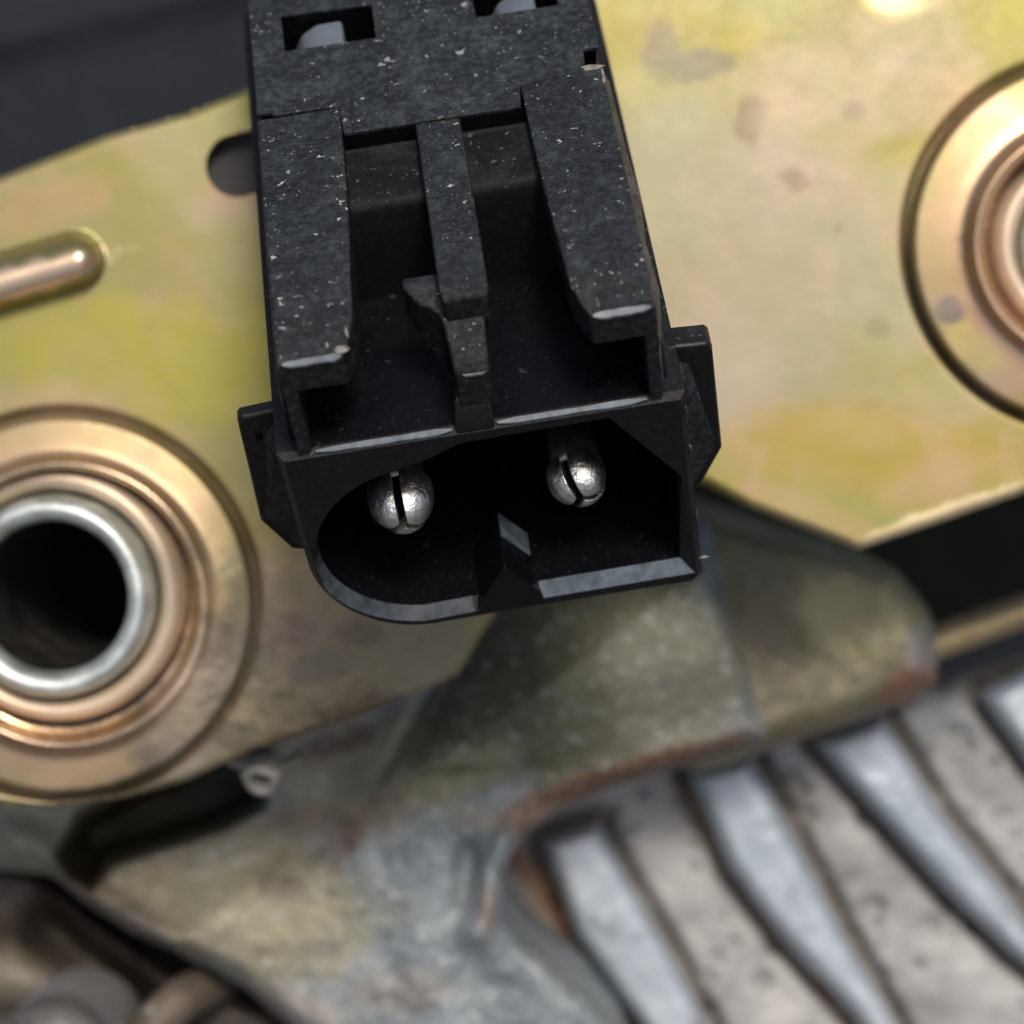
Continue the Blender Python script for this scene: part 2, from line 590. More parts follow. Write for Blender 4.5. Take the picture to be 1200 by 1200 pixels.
GR = (0.20, 0.17, 0.15)
GY = (0.30, 0.28, 0.22)
PE = (0.52, 0.34, 0.20)
BR = (0.16, 0.12, 0.08)
plate_stains_and_light = [
    (860, 330, 240, 210, (0.36, 0.33, 0.275), 0.85, 30), (1010, 60, 130, 110, (0.30, 0.28, 0.16), 0.6),
    (1050, 540, 200, 60, (0.42, 0.31, 0.07), 0.8, 10), (800, 30, 90, 50, (0.33, 0.29, 0.075), 0.6),
    (330, 330, 110, 130, (0.42, 0.41, 0.20), 0.5), (240, 190, 70, 90, (0.43, 0.41, 0.27), 0.55, 60),
    (60, 240, 80, 30, PE, 0.5, -15), (180, 420, 200, 80, (0.43, 0.40, 0.08), 0.85), (280, 225, 45, 25, PE, 0.5),
    (1100, 560, 70, 25, PE, 0.45, -18), (950, 600, 90, 20, PE, 0.5, 22),
    (775, 62, 26, 36, GR, 0.75), (820, 78, 46, 20, GR, 0.8, -12), (760, 100, 40, 22, (0.42, 0.38, 0.2), 0.4),
    (880, 140, 18, 34, (0.20, 0.16, 0.09), 0.7, 8), (932, 210, 20, 13, (0.18, 0.15, 0.09), 0.75, 30),
    (1000, 130, 15, 12, (0.22, 0.18, 0.10), 0.6), (1028, 385, 17, 13, (0.24, 0.19, 0.11), 0.6),
    (74, 709, 215, 215, (0.64, 0.43, 0.33), 0.8),
    (1281, 285, 205, 205, (0.70, 0.42, 0.31), 0.85), (1140, 405, 45, 22, (0.62, 0.55, 0.2), 0.7, 45), (1112, 362, 22, 18, (0.20, 0.18, 0.2), 0.9),
    (235, 845, 80, 125, (0.17, 0.145, 0.11), 0.9, 35), (330, 790, 120, 110, (0.42, 0.36, 0.26), 0.8),
    (430, 760, 110, 60, (0.40, 0.33, 0.25), 0.8), (360, 700, 60, 40, (0.46, 0.36, 0.24), 0.6),
    (170, 905, 150, 25, (0.14, 0.12, 0.09), 0.9, -22), (265, 790, 30, 60, (0.15, 0.14, 0.12), 0.6, 30), (420, 832, 160, 22, BR, 0.9, -18),
    (290, 690, 28, 60, (0.30, 0.27, 0.20), 0.6),
    (1105, 604, 125, 12, (0.95, 0.78, 0.55), 0.95, -19), (940, 616, 80, 7, (0.5, 0.36, 0.24), 0.8, 20),  # pale strip paints the light reflected along the lower rim
    (270, 860, 26, 20, (0.10, 0.09, 0.07), 0.8), (330, 830, 34, 24, (0.22, 0.19, 0.14), 0.8, 20), (250, 750, 22, 40, (0.12, 0.11, 0.09), 0.7, 25),
    (380, 780, 40, 20, (0.26, 0.24, 0.20), 0.8, -20), (420, 740, 34, 18, (0.17, 0.12, 0.09), 0.6), (455, 775, 30, 18, (0.34, 0.31, 0.24), 0.8), (345, 740, 30, 22, (0.30, 0.24, 0.19), 0.7),
    (300, 760, 20, 34, (0.28, 0.27, 0.22), 0.8, 20), (210, 900, 40, 14, (0.22, 0.20, 0.16), 0.8, -25), (500, 800, 40, 10, (0.40, 0.36, 0.28), 0.8, -20), (400, 815, 50, 12, (0.30, 0.26, 0.20), 0.7, -18),
    (1048, 2, 36, 14, (0.9, 0.85, 0.5), 0.9), (30, 328, 110, 20, (0.95, 0.74, 0.66), 0.95, -16),  # painted highlights: spot at the top, streak along the pressed rib
    (90, 905, 70, 22, (0.62, 0.44, 0.30), 0.7, -8), (500, 770, 60, 30, (0.36, 0.32, 0.25), 0.8, -30),
]
plate_outline = [(-330, 330), (-200, 272), (0, 207), (120, 160), (220, 132), (300, 100), (430, 60), (520, -200), (1650, -200), (1650, 430),
                 (1200, 578), (1090, 616), (1006, 644), (950, 622), (880, 595), (825, 566), (740, 566), (660, 610), (600, 690), (560, 752), (538, 790),
                 (500, 808), (400, 846), (300, 878), (220, 915), (150, 935), (60, 946), (-60, 940), (-330, 900)]
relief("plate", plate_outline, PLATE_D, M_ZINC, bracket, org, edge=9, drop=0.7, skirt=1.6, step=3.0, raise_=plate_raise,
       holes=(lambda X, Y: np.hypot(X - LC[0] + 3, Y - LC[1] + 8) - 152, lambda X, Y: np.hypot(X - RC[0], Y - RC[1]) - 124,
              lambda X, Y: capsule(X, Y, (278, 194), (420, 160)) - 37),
       stains=plate_stains_and_light, rough_amp=0.03, rough_scale=220, seed=3,
       rings=[(74, 709, 227, 5, (0.13, 0.10, 0.05), 0.8), (1281, 285, 219, 5, (0.15, 0.11, 0.05), 0.85), (74, 709, 168, 12, (0.86, 0.64, 0.54), 0.7), (1281, 285, 145, 16, (0.86, 0.60, 0.48), 0.6)],  # dark rings paint the shade in the grooves around the bosses
       gloss=lambda X, Y: np.clip(0.05 * smooth01((236 - np.hypot(X - LC[0], Y - LC[1])) / 14) + 0.75 * smooth01((184 - np.hypot(X - LC[0], Y - LC[1])) / 14)
                                  + 0.1 * smooth01((228 - np.hypot(X - RC[0], Y - RC[1])) / 14) + 0.5 * smooth01((176 - np.hypot(X - RC[0], Y - RC[1])) / 20) + 0.4 * smooth01((44 - capsule(X, Y, (-120, 366), (88, 305))) / 16)
                                  + smooth01((44 - capsule(X, Y, (1044, -12), (1075, -30))) / 16), 0, 1)
       - 1.3 * smooth01(1.7 - np.hypot((X - 350) / 150, (Y - 800) / 95) + vnoise(X, Y, 40, 77, 4, 0.6)))
# rubber plug seen through the slot of the plate
gp = at(330, 182, PLATE_D + 1.5) - org
sl = []
for k in range(40):
    a = 2 * math.pi * k / 40
    cx = 3.6 if math.cos(a) > 0 else -2.6
    sl.append((gp.x + cx + 2.0 * math.cos(a), gp.y + 0.24 * cx + 2.0 * math.sin(a)))
MB().loft([[(p[0], p[1], gp.z - 3) for p in sl], [(p[0], p[1], gp.z) for p in sl]]).build("grommet", M_GROMMET, bracket, bevel=0.3)

# bushing inside the left boss
bu = at(67, 697, PLATE_D)
tiltm = Matrix.Rotation(math.radians(4), 3, 'X') @ Matrix.Rotation(math.radians(-3), 3, 'Y')
bushing = thing("metal_bushing", "open grey steel bushing pressed in a yellow ring at the left edge of the photo", "bushing", frame(bu, tiltm))
lathe([(4.0, -26), (4.0, 0.9), (4.15, 1.6), (4.55, 2.0), (4.95, 1.95), (5.28, 1.4), (5.36, 0.3), (5.36, -26)], 96).build("sleeve", M_STEEL, bushing, smooth=True)
lathe([(3.96, 0.7), (3.96, -25.9), (0.0, -25.9)], 64).build("bore_shade", M_BORE, bushing, smooth=True)  # dark liner paints the bore's shade over the steel
lathe([(5.50, -8), (5.50, -0.4), (5.65, 0.35), (5.95, 0.8), (6.3, 0.85), (6.65, 0.5), (6.88, -0.2), (6.92, -8)], 96).build("collar", M_LIP, bushing, smooth=True)

rb = at(1281, 285, PLATE_D)
bolt = thing("flanged_bolt", "steel bolt head sunk in a copper coloured boss at the right edge of the photo", "bolt", frame(rb))
lathe([(3.9, -6), (3.95, -0.9), (4.15, -0.2), (4.5, 0.15), (4.95, 0.0), (5.3, -0.6), (5.5, -1.2), (5.65, -6)], 96).build("collar", M_LIP, bolt, smooth=True)
lathe([(0.0, 0.2), (2.6, 0.2), (3.3, 0.0), (3.75, -0.7), (3.8, -6)], 64).build("head", M_STEEL, bolt, smooth=True)

# ================================================================== BLACK HOUSING TOP LEFT
og = at(100, 20, 150)
hs = thing("black_housing", "smooth black rubber housing behind the plate in the top left corner", "housing", frame(og))
relief("shell", [(-330, -330), (520, -330), (520, 200), (-330, 420)], 150, M_RUBBER, hs, og, edge=60, drop=6, skirt=14, step=8,
       raise_=lambda X, Y: 0.7 * np.exp(-((Y + 0.25 * X - 45) / 30.0) ** 2), rough_amp=0.25, rough_scale=200)

# ================================================================== CAST BRACKET WITH OLIVE TAB
CD = 149.0
oc = at(500, 1000, CD)
casting = thing("cast_bracket", "rough grey cast bracket with a flat olive tab under the connector mouth", "bracket", frame(oc))
cast_outline = [(-330, 900), (300, 800), (560, 660), (700, 600), (832, 610), (852, 700), (897, 862), (860, 880), (800, 897), (720, 922), (650, 950), (608, 985),
                (588, 1025), (592, 1070), (625, 1112), (690, 1165), (735, 1220), (800, 1400), (450, 1400), (370, 1230), (290, 1160), (215, 1118), (150, 1092), (100, 1058),
                (58, 1026), (0, 1020), (-330, 1040)]
pocket = [(66, 1000), (92, 955), (165, 915), (300, 850), (318, 890), (306, 945), (262, 968), (185, 992), (128, 1012), (106, 1042), (82, 1026)]


def cast_raise(X, Y):
    sp_ = sdf_poly(X, Y, pocket)
    h = -9 * smooth01((sp_ + 8) / 20) - 15 * smooth01((sp_ - 2) / 22)
    h += 1.6 * np.exp(-(capsule(X, Y, (20, 985), (60, 1000)) / 22) ** 2) + 1.4 * np.exp(-(capsule(X, Y, (75, 1030), (200, 1105)) / 16) ** 2)
    h += 1.8 * np.exp(-(capsule(X, Y, (560, 1090), (600, 990)) / 22) ** 2)        # rim around the fins
    h += -0.9 * np.exp(-(capsule(X, Y, (545, 1070), (550, 1000)) / 16) ** 2)
    h += -2.5 * smooth01((sdf_poly(X, Y, [(-400, 700), (600, 560), (575, 700), (500, 830), (400, 985), (120, 1100), (-400, 1010)]) + 40) / 90)
    # olive tab: flat and slightly proud
    tab = [(590, 650), (840, 560), (905, 870), (800, 905), (650, 900), (500, 905), (445, 925)]
    fade = 1 - smooth01((Y + 0.3 * (X - 500) - 850) / 110)
    h += 1.3 * smooth01((sdf_poly(X, Y, tab) + 6) / 16) * fade
    bend = np.clip((( X - 745) * (-0.584) + (Y - 730) * (-0.811)) * 1.0 + 0, 0, 400)
    bend = bend * smooth01((sdf_poly(X, Y, tab) + 20) / 40)
    h -= 0.034 * bend * fade
    tabm = smooth01((sdf_poly(X, Y, tab) + 6) / 40)
    big = vnoise(X, Y, 110, 21, 3, 0.5) * 2.0 + vnoise(X, Y, 17, 33, 3, 0.6) * 0.35
    h += big * (1 - tabm) * (0.5 + 0.5 * smooth01((Y - 900) / 120))
    return h


OL, OL2 = (0.125, 0.122, 0.075), (0.18, 0.178, 0.135)
RU = (0.22, 0.10, 0.055)
cast_stains_and_shade = [
    (220, 1020, 230, 100, (0.30, 0.27, 0.17), 0.9, 18), (420, 900, 130, 80, (0.27, 0.235, 0.165), 0.85), (400, 870, 60, 14, (0.10, 0.07, 0.05), 0.8, -18), (450, 880, 20, 40, (0.36, 0.32, 0.24), 0.6, 30), (380, 930, 50, 20, (0.34, 0.31, 0.22), 0.6, 20), (0, 960, 120, 40, (0.36, 0.33, 0.22), 0.8),
    (700, 780, 190, 150, OL, 1.0, -25), (800, 800, 90, 110, OL2, 0.8), (560, 840, 60, 110, (0.11, 0.108, 0.07), 1.0, 30), (540, 905, 80, 26, (0.26, 0.25, 0.15), 0.8, -20),  # darker left patch paints the shaded side of the tab
    (745, 912, 165, 24, (0.17, 0.085, 0.05), 0.95, -17), (640, 958, 50, 24, (0.20, 0.10, 0.06), 0.8, -30), (640, 950, 30, 10, (0.36, 0.24, 0.17), 0.7, -25), (572, 1070, 12, 30, (0.27, 0.18, 0.12), 0.6), (405, 985, 18, 40, RU, 0.5, 30),
    (130, 1060, 90, 30, (0.14, 0.11, 0.09), 0.8, 40), (350, 1180, 70, 22, (0.30, 0.25, 0.20), 0.6, 20), 
    (160, 1030, 60, 30, (0.42, 0.34, 0.20), 0.5), (240, 1100, 60, 22, (0.20, 0.165, 0.12), 0.6, 25), (330, 1040, 30, 18, (0.16, 0.13, 0.10), 0.6), (470, 1160, 60, 26, (0.24, 0.20, 0.16), 0.5), (350, 965, 50, 20, (0.20, 0.15, 0.10), 0.6, -10), (560, 960, 40, 18, (0.18, 0.16, 0.12), 0.5), (280, 1000, 60, 16, (0.44, 0.41, 0.31), 0.6, -20),
]
relief("body", cast_outline, CD, M_CAST, casting, oc, edge=26, drop=3.2, skirt=14, step=3.5, raise_=cast_raise,
       stains=cast_stains_and_shade, rough_amp=0.15, rough_scale=40, seed=9, wobble=6)

# ================================================================== ARM TO THE RIGHT OF THE TAB
AD = 153.0
oa = at(960, 760, AD)
arm = thing("support_arm", "rounded olive brown metal arm below the pointed corner of the yellow plate", "arm", frame(oa))
relief("body", [(740, 560), (1000, 640), (1052, 668), (1086, 712), (1102, 762), (1096, 800), (1060, 826), (990, 850), (900, 880), (820, 905), (740, 880)],
       AD, M_ARM, arm, oa, edge=34, drop=4, skirt=9, step=4, rough_amp=0.35, rough_scale=70, seed=13, wobble=5,
       stains=[(1010, 725, 75, 50, (0.36, 0.33, 0.18), 0.85, 10), (1080, 800, 60, 26, (0.24, 0.12, 0.08), 0.85, -30), (880, 740, 50, 110, (0.17, 0.15, 0.10), 0.8), (950, 870, 140, 16, (0.20, 0.16, 0.10), 0.8, -18), (1085, 755, 22, 35, (0.34, 0.33, 0.33), 0.6)])
ol_ = at(1200, 722, 156)
ledge = thing("metal_ledge", "narrow tan metal ledge crossing the dark gap at the right edge", "ledge", frame(ol_))
relief("strip", [(1060, 752), (1200, 703), (1400, 630), (1400, 662), (1200, 736), (1060, 790)], 156, M_ARM, ledge, ol_, edge=12, drop=1.5, skirt=4, step=4,
       rough_amp=0.2, seed=15, stains=[(1200, 715, 200, 30, (0.36, 0.27, 0.14), 0.8, -18)])

# ================================================================== FINNED ALUMINIUM CASING
FD = 166.0
of = at(900, 1050, FD)
casing = thing("finned_casing", "pale pitted aluminium casing with slanting ribs in the lower right", "casing", frame(of))


RIBS = [([(634, 985), (700, 962), (738, 1035), (784, 1112), (828, 1195), (880, 1330), (850, 1340), (758, 1215), (718, 1160), (676, 1100)], 1),
        ([(806, 905), (880, 885), (944, 1005), (988, 1092), (1042, 1184), (1100, 1310), (1085, 1310), (1000, 1190), (914, 1098), (854, 1018)], 2),
        ([(955, 868), (1034, 840), (1105, 955), (1178, 1045), (1245, 1150), (1236, 1158), (1186, 1118), (1115, 1052), (1052, 982), (984, 905)], 3),
        ([(1150, 815), (1240, 770), (1330, 900), (1420, 1060), (1410, 1064), (1300, 985), (1206, 895)], 4)]


def fin_raise(X, Y):
    h = vnoise(X, Y, 90, 41, 3) * 0.8
    for outl, sd in RIBS:
        h = h - 1.1 * np.exp(-((sdf_poly(X, Y, outl) + 7) / 9.0) ** 2)
    r = np.random.RandomState(5)
    for px, py, rr in [(940, 925, 10), (925, 940, 12), (1010, 960, 9), (945, 955, 14), (1090, 1085, 12), (1020, 1065, 14), (905, 1110, 9), (895, 1150, 12), (1045, 1190, 8), (930, 910, 9), (830, 1145, 8)] + \
            [(r.uniform(650, 1250), r.uniform(850, 1250), r.uniform(4, 9)) for _ in range(70)]:
        h -= 1.0 * np.exp(-((X - px) ** 2 + (Y - py) ** 2) / (rr * 0.75) ** 2)
    return h


relief("body", [(520, 860), (900, 820), (1060, 790), (1400, 700), (1450, 1450), (520, 1450)], FD, M_ALU, casing, of, edge=30, drop=4, skirt=20, step=4,
       raise_=fin_raise, rough_amp=0.25, rough_scale=50, seed=19,
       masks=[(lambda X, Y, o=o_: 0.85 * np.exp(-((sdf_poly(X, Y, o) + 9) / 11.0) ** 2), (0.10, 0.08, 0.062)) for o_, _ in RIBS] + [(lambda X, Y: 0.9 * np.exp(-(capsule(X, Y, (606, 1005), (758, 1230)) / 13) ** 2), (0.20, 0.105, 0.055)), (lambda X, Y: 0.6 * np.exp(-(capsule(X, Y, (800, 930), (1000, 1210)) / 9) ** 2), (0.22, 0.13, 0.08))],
       stains=[(660, 1090, 18, 150, (0.24, 0.13, 0.07), 0.85, -35), (920, 1000, 12, 150, (0.28, 0.19, 0.12), 0.55, -38), (640, 1060, 30, 70, (0.2, 0.2, 0.2), 0.7, -30),
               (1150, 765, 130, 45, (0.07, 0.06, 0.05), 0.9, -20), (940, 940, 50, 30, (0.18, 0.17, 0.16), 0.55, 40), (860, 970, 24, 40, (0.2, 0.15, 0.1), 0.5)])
for outl, sd in RIBS:
    relief("rib", outl, FD - 2.8, M_RIB, casing, of, edge=19, drop=2.3, skirt=2.0, step=3.5, rough_amp=0.2, rough_scale=60, seed=sd, wobble=5)

# ================================================================== SMALL THINGS, LOWER LEFT
cl = at(306, 914, 139.5)
clip = thing("ring_clip", "tiny pale ring clip at the end of the dark pocket", "clip", frame(cl, Matrix.Rotation(math.radians(25), 3, 'X')))
rg = lathe([(0.42, -1), (0.45, 0.2), (0.62, 0.4), (0.9, 0.35), (1.1, 0.0), (1.15, -1)], 18)
rg.v = [(x * (1 + 0.18 * math.sin(3 * math.atan2(y, x))) + rnd.uniform(-.05, .05), y * (1 + 0.15 * math.cos(2 * math.atan2(y, x) + 1)) + rnd.uniform(-.05, .05), z) for x, y, z in rg.v]
rg.build("ring", M_CLIP, clip, smooth=True)
MB().loft([[(-1.9, 0.9, -1), (-1.7, 1.25, -1), (-1.7, 1.25, 0.1), (-1.9, 0.9, 0.0)], [(-0.7, 0.5, -1), (-0.5, 0.95, -1), (-0.5, 0.95, 0.3), (-0.7, 0.5, 0.2)]]).build("tail", M_CLIP, clip, bevel=0.1)
MB().loft([[(0.8, 0.2, -1), (0.9, 0.6, -1), (0.9, 0.6, 0.2), (0.8, 0.2, 0.1)], [(2.3, 1.0, -1.2), (2.2, 1.4, -1.2), (2.2, 1.4, 0.0), (2.3, 1.0, -0.1)]]).build("tail", M_CLIP, clip, bevel=0.1)

ob = at(60, 1150, 157)
block = thing("grimy_block", "grimy brown metal block low in the lower left corner", "block", frame(ob))
relief("body", [(-330, 1000), (40, 1010), (110, 1075), (200, 1130), (330, 1180), (420, 1400), (-330, 1450)], 157, M_BLOCK, block, ob, edge=30, drop=5, skirt=12, step=5,
       raise_=lambda X, Y: 3.5 * np.exp(-(capsule(X, Y, (-100, 1120), (90, 1160)) / 45) ** 2) - 7 * np.exp(-(capsule(X, Y, (60, 1090), (190, 1210)) / 26) ** 2), rough_amp=0.8, rough_scale=70, seed=23,
       stains=[(0, 1140, 60, 40, (0.22, 0.19, 0.14), 0.7, 10), (130, 1110, 90, 30, (0.035, 0.022, 0.018), 0.9, 40), (80, 1060, 80, 22, (0.04, 0.028, 0.022), 0.8, 35)])
fp = at(58, 1252, 144)
fit = thing("pipe_fitting", "pale metal pipe fitting cut by the bottom edge at the lower left", "fitting", frame(fp))
lathe([(0.0, 0.9), (2.6, 0.9), (3.3, 0.4), (3.6, -0.8), (3.6, -12)], 32).build("cap", M_BLOCK2, fit, smooth=True)
hp = spline([at(120, 1330, 150), at(165, 1225, 150), at(212, 1172, 151), at(262, 1150, 157)], 8)
st = thing("bracket_strut", "tan brown strut rising at the bottom left beside the cast bracket", "strut", frame((0, 0, 0)))
tube(hp, [1.3] * len(hp), 20).build("bar", M_STRUT, st, smooth=True)

# ================================================================== THE CONNECTOR (local axes: X across, Y back along the plug, Z up)
th, ro = math.radians(42), math.radians(9)
cX = Vector((math.cos(ro), math.sin(ro), 0))
cY = Matrix.Rotation(ro, 3, 'Z') @ Vector((0, math.cos(th), -math.sin(th)))
cZ = cX.cross(cY)
basis = Matrix((cX, cY, cZ)).transposed()
corg = at(564, 500, 111.0)
con = thing("electrical_connector", "black two pin plug housing in sharp focus with its mouth facing the viewer", "connector", frame(corg, basis))

BACK = 32.0


def arc(cx, cz, r0, r1, a0, a1, n):
    return [(cx + r0 * math.cos(math.radians(a0 + (a1 - a0) * k / n)), cz + r1 * math.sin(math.radians(a0 + (a1 - a0) * k / n))) for k in range(n + 1)]


outer = [(9.0, 0.0), (9.05, -6), (9.15, -12.3), (8.75, -12.8), (2, -12.8), (-3.2, -12.9)] + arc(-3.6, -7.3, 5.2, 5.62, 268, 183, 14) + [(-8.86, -5.5), (-8.9, -3), (-9.0, 0.0)]
inner = [(5.5, -0.85), (8.35, -5.2), (8.15, -11.35), (1.45, -11.45), (-1.75, -11.75)] + \
        arc(-3.35, -6.95, 4.85, 4.95, 262, 100, 26) + [(-2.4, -1.6), (-1.0, -0.95)]


def offset(poly, d):
    """d may be a list: per-vertex offset along the outward normal"""
    n = len(poly)
    A = sum(poly[i][0] * poly[(i + 1) % n][1] - poly[(i + 1) % n][0] * poly[i][1] for i in range(n))
    sg = 1 if A > 0 else -1
    out = []
    for i in range(n):
        p0, p1, p2 = [Vector(poly[k % n]) for k in (i - 1, i, i + 1)]
        e1, e2 = (p1 - p0).normalized(), (p2 - p1).normalized()
        n1, n2 = Vector((e1.y, -e1.x)) * sg, Vector((e2.y, -e2.x)) * sg
        b = (n1 + n2)
        b = b.normalized() if b.length > 1e-6 else n1
        dd = (d[i] if isinstance(d, (list, tuple)) else d) / max(0.45, b.dot(n1))
        out.append((p1.x + b.x * dd, p1.y + b.y * dd))
    return out


L3 = lambda poly, y: [(p[0], y, p[1]) for p in poly]
ch_in = []
for (x, z) in inner:
    ch_in.append(0.62 if z < -10.9 and x > 1 else (0.5 if z < -8.5 and x < -1 else (0.14 if z > -6 else 0.3)))
inner_m = offset(inner, ch_in)
outer_m = offset(outer, -0.28)
sh = MB()
sh.loft([L3(outer_m, 0.0), L3(outer, 0.30), L3(outer, BACK)], cap0=False, cap1=True)
# mouth rim between the two outlines
polys = [[Vector((p[0], p[1], 0)) for p in outer_m], [Vector((p[0], p[1], 0)) for p in inner_m]]
flat = outer_m + inner_m
tris = tessellate_polygon(polys)
sh.add([(p[0], 0.0, p[1]) for p in flat], [tuple(t) for t in tris])
sh.build("shroud", M_FACE, con, bevel=0.07, seg=2, angle=25)
cav = MB()
cav.loft([L3(inner, 0.55), L3(inner, 13.0)], cap0=False, cap1=True)
cv = cav.build("cavity", M_CAVITY, con, bevel=0.06, seg=2, angle=30)
cv.data.flip_normals()
worn, rim, lip = MB(), MB(), MB()  # worn and rim strips are tinted for the sky's reflection on the chamfer
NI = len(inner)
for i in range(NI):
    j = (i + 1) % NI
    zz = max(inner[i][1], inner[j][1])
    t_ = (worn if inner[i][0] > 1 and inner[j][0] > 1 else rim) if (zz < (-9 if inner[i][0] > 1 else -6.5) and i != 3) else lip  # worn takes the chamfer strips tinted for the sky's reflection
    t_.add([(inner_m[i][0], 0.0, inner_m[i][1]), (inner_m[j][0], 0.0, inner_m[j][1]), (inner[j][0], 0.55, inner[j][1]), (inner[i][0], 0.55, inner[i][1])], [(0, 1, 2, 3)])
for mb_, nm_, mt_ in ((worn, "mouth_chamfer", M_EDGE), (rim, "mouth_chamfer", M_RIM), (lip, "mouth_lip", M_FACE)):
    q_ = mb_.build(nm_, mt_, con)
# keying ridge on the cavity floor
rid = lambda y, k: [(1.45 + 0.3 * (1 - k), y, -11.6), (0.0, y, -11.6 + 2.2 * k), (-1.5, y, -11.9), (-1.6, y, -12.4), (1.7, y, -12.4)]
kr = MB().loft([rid(-0.01, 0.97), rid(0.12, 1.0), rid(3.3, 1.02)]).build("key_ridge", M_CAVITY, con, bevel=0.06, seg=2)
MB().loft([[(0.10, y, -9.32), (1.30, y, -11.05), (1.22, y, -11.12), (0.04, y, -9.42)] for y in (1.9, 3.28)]).build("key_facet_light", M_EDGE, kr, bevel=0.02)  # pale facet paints the lit side of the ridge
# deck sheet, glossy, just above the shroud top, rising to a ledge at the back
MB().box(-7.45, 7.45, 0.42, 9.6, -0.1, 0.006).build("deck", M_CLEAN, con)
prof = [(9.15, -0.08), (9.2, 1.2), (9.3, 2.8), (9.5, 4.5), (9.7, 5.0), (10.1, 5.18), (11, 5.22), (13.1, 5.3), (13.2, 5.2), (13.22, 3.0)]
top = [(x, y, z) for y, z in spline(prof, 4) for x in (-7.45, 7.45)]
MB().add(top, [(2 * i, 2 * i + 1, 2 * i + 3, 2 * i + 2) for i in range(len(top) // 2 - 1)]).build("deck_step", M_STEP, con, smooth=True)
for x0, x1, yy in ((-2.6, -1.2, 9.5), (1.5, 2.5, 9.5)):
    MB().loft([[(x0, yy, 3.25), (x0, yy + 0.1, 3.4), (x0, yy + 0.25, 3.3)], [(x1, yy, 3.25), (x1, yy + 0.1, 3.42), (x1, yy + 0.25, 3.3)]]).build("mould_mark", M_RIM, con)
# added front edge beads, pale to paint the sky's reflection
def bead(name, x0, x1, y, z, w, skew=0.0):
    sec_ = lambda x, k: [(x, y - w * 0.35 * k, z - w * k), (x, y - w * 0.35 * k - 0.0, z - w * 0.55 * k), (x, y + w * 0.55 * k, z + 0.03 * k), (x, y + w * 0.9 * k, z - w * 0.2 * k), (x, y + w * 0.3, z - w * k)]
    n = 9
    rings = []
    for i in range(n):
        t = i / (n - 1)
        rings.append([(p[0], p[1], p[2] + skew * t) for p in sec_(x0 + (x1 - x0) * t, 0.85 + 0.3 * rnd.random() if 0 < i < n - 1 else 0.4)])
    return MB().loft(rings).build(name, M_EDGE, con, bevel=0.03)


bead("deck_edge_reflection", -7.3, -1.25, 0.10, 0.02, 0.22)
bead("deck_edge_reflection", 0.7, 7.3, 0.10, 0.02, 0.22)
bead("rail_edge_reflection", 5.35, 7.8, -0.02, 5.57, 0.26)
bead("rail_edge_reflection", -7.8, -5.3, -0.02, 5.57, 0.26)
bead("tooth_edge_reflection", -0.45, 0.6, 0.45, 2.95, 0.22)

# guide rails
for s in (-1, 1):
    m = MB()
    def sec(y, xin, zt, zb=3.8, xo=8.0):
        return [(s * 7.42, y, 0.0), (s * xo, y, 0.0), (s * xo, y, zt), (s * xin, y, zt), (s * xin, y, zb), (s * 7.42, y, zb)]
    m.loft([sec(0.0, 5.25, 5.5), sec(0.55, 5.0, 5.62), sec(1.7, 4.62, 5.95), sec(2.2, 4.58, 6.0), sec(8.0, 4.3, 6.0), sec(15.7, 4.1, 6.0)])
    rl = m.build("guide_rail", M_DUSTY, con, bevel=0.13, seg=3, angle=20)
    if s > 0:
        MB().loft([[(8.0, y, 0.15), (8.0 + w, y, 0.15), (8.0 + w, y, 4.6), (8.0, y, 5.2)] for y, w in ((0.9, 0.12), (2, 0.4), (5, 0.3), (8, 0.5), (12, 0.35), (16.2, 0.3))]).build("scuffed_side", M_SCUFF, rl, bevel=0.1)
    # thin outer skin of the rail wall, standing out below
    MB().loft([[(s * 8.003, y0, 0.0), (s * (8.003 + w), y0, 0.0), (s * (8.003 + w * 0.8), y0, zt), (s * 8.003, y0, zt)] for y0, w, zt in
               ((1.2, 0.35, 2.2), (1.8, 0.45, 3.0), (9, 0.45, 3.4), (15.6, 0.35, 3.4))]).build("side_rib", M_DUSTY, rl, bevel=0.1)

# latch beam between the rails
m = MB()
def bsec(y, x0, x1, zt, zb):
    return [(x0, y, zb), (x1, y, zb), (x1, y, zt), (x0, y, zt)]
m.loft([bsec(2.25, -0.75, 1.15, 5.5, 4.0), bsec(2.6, -0.85, 1.25, 5.9, 4.0), bsec(8, -0.85, 1.25, 6.0, 3.9), bsec(13.6, -0.85, 1.2, 6.05, 4.0)])
m.build("latch_beam", M_DUSTY, con, bevel=0.12, seg=3)
m = MB()
m.loft([bsec(-0.05 + 0.45, -0.75, 0.75, 2.9, 0.9), bsec(0.75, -0.78, 0.78, 3.4, 0.9), bsec(1.6, -0.85, 0.85, 3.9, 0.9), bsec(2.6, -1.0, 0.9, 4.6, 0.9), bsec(3.2, -1.9, 1.0, 4.9, 2.2),
        bsec(3.9, -2.4, 1.05, 5.2, 3.2), bsec(4.5, -2.4, 1.05, 5.2, 3.2)])
m.build("latch_tooth", M_DUSTY, con, bevel=0.16, seg=3, angle=18)
m = MB()
m.loft([bsec(0.02, -1.15, 0.6, 0.25, -0.3), bsec(0.6, -1.0, 0.6, 1.3, -0.3), bsec(2.5, -0.8, 0.6, 1.6, -0.3)])
m.build("latch_foot", M_FACE, con, bevel=0.15, seg=3)

